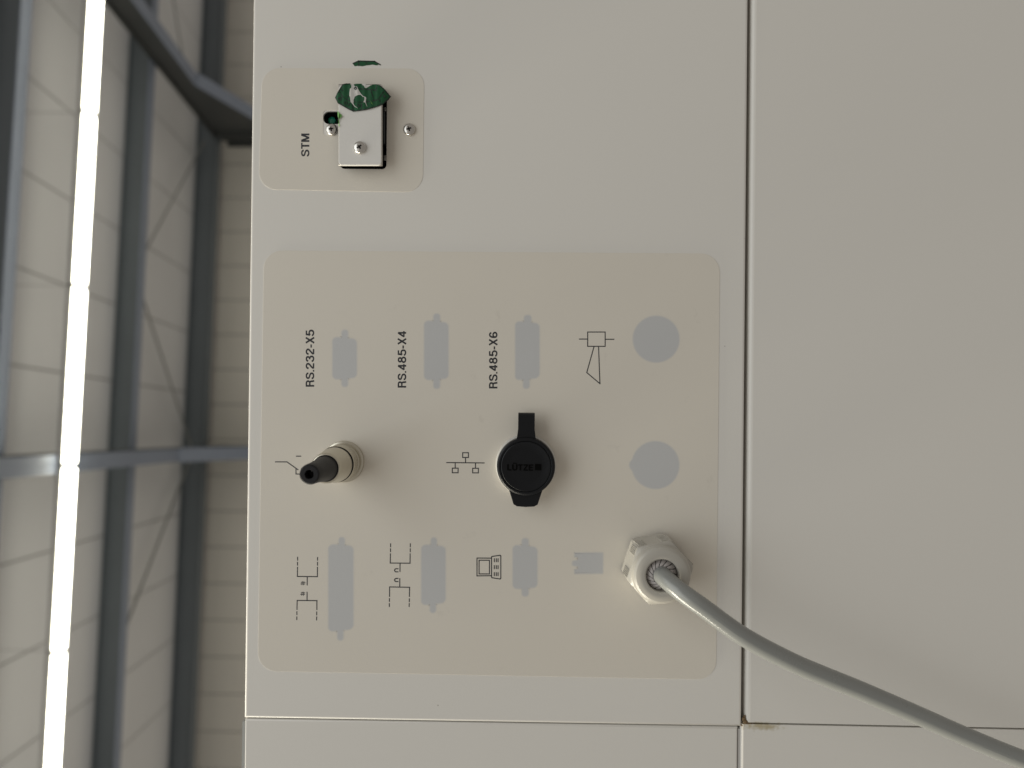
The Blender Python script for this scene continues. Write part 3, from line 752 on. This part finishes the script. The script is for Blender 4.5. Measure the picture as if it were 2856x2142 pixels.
# ------------------------------------------------------------------ capped port
cc_ = P(1467, 1295)
port = empty('capped_port', (cc_[0], 0, cc_[1])); tag(port, 'round port closed by a black dust cap with strap and pull tab', 'port')
lathe_obj('port_ring', mm([(15.0, FT*1000), (15.0, 2.0), (14.7, 4.2), (14.3, 5.0), (12, 5.0)]), cc_, TRIMP, port, 72)
capd = lathe_obj('cap_disc', mm([(13.4, 4.8), (14.0, 5.2), (14.15, 6.5), (14.15, 9.0), (13.9, 10.1), (13.2, 10.6), (12.55, 10.65), (12.3, 10.55), (12.15, 10.2), (12.0, 10.55), (11.7, 10.75),
    (11.2, 10.72), (10.2, 10.5), (8, 10.3), (0, 10.2)]), cc_, CAPB, port, 96, 30)
X, Z = cc_
# strap, along +X, curling over at its end
path = [(11.5, 8.6), (14, 8.8), (18, 9.0), (21, 9.1), (23.2, 8.9), (24.7, 8.1), (25.3, 6.7), (25.0, 5.2), (23.8, 4.2), (22, 3.8), (19, 3.4), (15.5, 3.0)]
bm = bmesh.new(); rows = []
for i, (s, h) in enumerate(path):
    a = Vector(path[max(0, i-1)]); b = Vector(path[min(len(path)-1, i+1)]); t = (b-a).normalized(); nrm = Vector((-t.y, t.x))*.55
    w = 4.0+(1.5*max(0, (15.2-s)/3.7) if i < 2 else 0)
    rows.append([bm.verts.new((X+(s+nrm.x*k)*MM, -(h+nrm.y*k)*MM, Z+w*j*MM)) for j, k in ((-1, 1), (1, 1), (1, -1), (-1, -1))])
for a, b in zip(rows, rows[1:]):
    for k in range(4): bm.faces.new((a[k], a[(k+1) % 4], b[(k+1) % 4], b[k]))
bm.faces.new(rows[0]); bm.faces.new(rows[-1])
bm_obj('strap', bm, CAPB, port, None, 40)
tabp = [(X-9*MM, Z+9.0*MM), (X-9*MM, Z-9.0*MM), (X-13.2*MM, Z-7.6*MM), (X-18.6*MM, Z-5.9*MM), (X-19.6*MM, Z-4.2*MM), (X-19.9*MM, Z), (X-19.6*MM, Z+4.2*MM), (X-18.6*MM, Z+5.9*MM), (X-13.2*MM, Z+7.6*MM)]
plate('pull_tab', round_poly(tabp, .0008, 3), -.0083, -.0066, CAPB, port, .0004, 2)
h_ = .0104
stroke_text('raised_lettering', 'LÜTZE', P(1415, 1311.5, h_), (0, -1), (1, 0), 72*MPP*.97, 16.5*MPP*.97, -.01030, CAPTXT, capd, .2, .10, .00030)
bm = bmesh.new(); a = P(1492, 1311.5, h_); bm_box(bm, a[0], a[0]+.0030, -.0106, -.0102, a[1]-.0030, a[1]); bm_obj('raised_mark', bm, CAPTXT, capd)

# ------------------------------------------------------------------ cable gland
gc = P(1819, 1568)
gland = empty('cable_gland', (gc[0], 0, gc[1])); tag(gland, 'light grey plastic cable gland with ribbed hexagon cap nut', 'cable gland')
AP = 13.75                                     # half width across flats, mm
HEXROT = math.radians(12.5)
# image angle a (0 = image right, 90 = image up) -> panel: right = -Z, up = +X
def gdir(a): return Vector((math.sin(a), -math.cos(a)))
lathe_obj('base_flange', mm([(13.3, FT*1000), (13.3, 1.6), (13.0, 2.2), (10, 2.2)]), gc, GREYPL, gland)
n = 96; bm = bmesh.new(); rings = []
for h, cap in ((2.3, 1.15), (3.0, 1.165), (9, 1.16), (20.0, 1.15), (21.0, 1.10), (21.8, 1.005), (22.1, .985)):
    ring = []
    for k in range(n):
        a = 2*math.pi*k/n
        loc = ((a-(HEXROT+math.pi/2)+math.pi/6) % (math.pi/3))-math.pi/6
        r = min(AP/math.cos(loc), AP*cap) if cap > 1.0 else AP*cap
        d = gdir(a)*r*MM; ring.append(bm.verts.new((gc[0]+d.x, -h*MM, gc[1]+d.y)))
    rings.append(ring)
for r_, h in ((13.5, 22.3), (13.5, 23.3), (13.3, 24.3), (12.8, 25.3), (11.9, 26.1), (10.8, 26.5), (9.4, 26.7), (8.2, 26.6), (7.6, 26.3), (7.4, 25.8), (7.35, 22)):
    rings.append([bm.verts.new((gc[0]+(gdir(2*math.pi*k/n)*r_*MM).x, -h*MM, gc[1]+(gdir(2*math.pi*k/n)*r_*MM).y)) for k in range(n)])
for a, b in zip(rings, rings[1:]):
    for k in range(n): bm.faces.new((a[k], a[(k+1) % n], b[(k+1) % n], b[k]))
nut = bm_obj('cap_nut', bm, GREYPL, gland, None, 17)
# grip ribs beside every corner
bm = bmesh.new()
for f in range(6):
    na = HEXROT+math.pi/2+f*math.pi/3; nd = gdir(na); td = Vector((-nd.y, nd.x))
    for side in (-1, 1):
        for k in range(5):
            s = side*(7.1-k*.85)
            c0 = Vector(gc)+(nd*(AP+.02)+td*(s+.5))*MM; c1 = Vector(gc)+(nd*(AP+.02)+td*(s-.3))*MM
            q = []
            for (c, h) in ((c0, 8.0), (c1, 20.0)):
                for dn, dt in ((-.3, -.26), (.40, 0), (-.3, .26)):
                    p = c+(nd*dn+td*dt)*MM; q.append(bm.verts.new((p.x, -h*MM, p.y)))
            for i in range(3): bm.faces.new((q[i], q[(i+1) % 3], q[3+(i+1) % 3], q[3+i]))
            bm.faces.new(q[:3]); bm.faces.new(q[3:][::-1])
tag(bm_obj('grip_ribs', bm, GREYPL, nut), kind='stuff')
# clamping lamellae: skewed fins round the cable
bm = bmesh.new(); nf = 16
for k in range(nf):
    a0 = 2*math.pi*k/nf; da = 2*math.pi/nf*.86
    pts = []
    for (r, h, sk) in ((7.2, 23.2, 0), (5.9, 24.6, .12), (4.7, 25.6, .30), (4.15, 25.4, .36)):
        for t in (0, .5, 1):
            d = gdir(a0+da*t+sk)*r*MM; pts.append(bm.verts.new((gc[0]+d.x, -(h+.35*math.sin(math.pi*t)-.15*(1-t))*MM, gc[1]+d.y)))
    for i in range(3):
        for j in range(2): bm.faces.new((pts[i*3+j], pts[i*3+j+1], pts[i*3+j+4], pts[i*3+j+3]))
tag(bm_obj('clamp_fins', bm, LAMEL, gland, None, 60), kind='stuff')
lathe_obj('gland_throat', mm([(7.3, 22.4), (4.0, 22.4), (3.9, 18)]), gc, CAVITY, gland)

# ------------------------------------------------------------------ cable
CR = 4.15*MM
cp = [Vector((gc[0], -.016, gc[1])), Vector((gc[0], -.0225, gc[1])), Vector((gc[0]-.0002, -.0275, gc[1]-.0004))]
def cpt(u, v, h): q = P(u, v, h); return Vector((q[0], -h, q[1]))
cp += [cpt(1876, 1632, .0325), cpt(1912, 1660, .0365), cpt(1960, 1694, .0385), cpt(2073, 1775, .0385), cpt(2203, 1844, .0365), cpt(2296, 1884, .0345), cpt(2405, 1928, .0325),
       cpt(2567, 1998, .031), cpt(2689, 2052, .030), cpt(2856, 2120, .030), cpt(3100, 2205, .031), cpt(3400, 2290, .033)]
def catmull(p, n=8):
    out = []
    for i in range(len(p)-1):
        p0, p1, p2, p3 = p[max(0, i-1)], p[i], p[i+1], p[min(len(p)-1, i+2)]
        for k in range(n):
            t = k/n; out.append(.5*((2*p1)+(-p0+p2)*t+(2*p0-5*p1+4*p2-p3)*t*t+(-p0+3*p1-3*p2+p3)*t**3))
    return out+[p[-1]]
cu = catmull(cp)
bm = bmesh.new(); rings = []; nrm = Vector((1, 0, 0))
for i, p in enumerate(cu):
    t = (cu[min(i+1, len(cu)-1)]-cu[max(i-1, 0)]).normalized()
    nrm = (nrm-t*nrm.dot(t)).normalized(); bi = t.cross(nrm)
    rings.append([bm.verts.new(p+(nrm*math.cos(2*math.pi*k/28)+bi*math.sin(2*math.pi*k/28))*CR) for k in range(28)])
for a, b in zip(rings, rings[1:]):
    for k in range(28): bm.faces.new((a[k], a[(k+1) % 28], b[(k+1) % 28], b[k]))
bm.faces.new(rings[0]); bm.faces.new(rings[-1])
tag(bm_obj('power_cable', bm, CABLE, None, tuple(cu[0]), 60), 'grey sheathed cable bending out of the plastic gland', 'cable')

# ------------------------------------------------------------------ sealant lump at the corner of the four sheets
bm = bmesh.new(); rnd = random.Random(2)
for (u, v, r) in ((2076, 2008, .0010), (2080, 2017, .0013), (2088, 2019, .0010), (2074, 2024, .0011), (2095, 2018, .0006), (2102, 2018.5, .0004), (2078, 2000, .0006)):
    x, z = P(u, v); g = bmesh.ops.create_icosphere(bm, subdivisions=2, radius=r)
    for q in g['verts']:
        q.co *= rnd.uniform(.8, 1.2); q.co.y *= .5; q.co += Vector((x, .0008, z))
bm_obj('sealant_residue', bm, SEALANT, cab, None, 80)
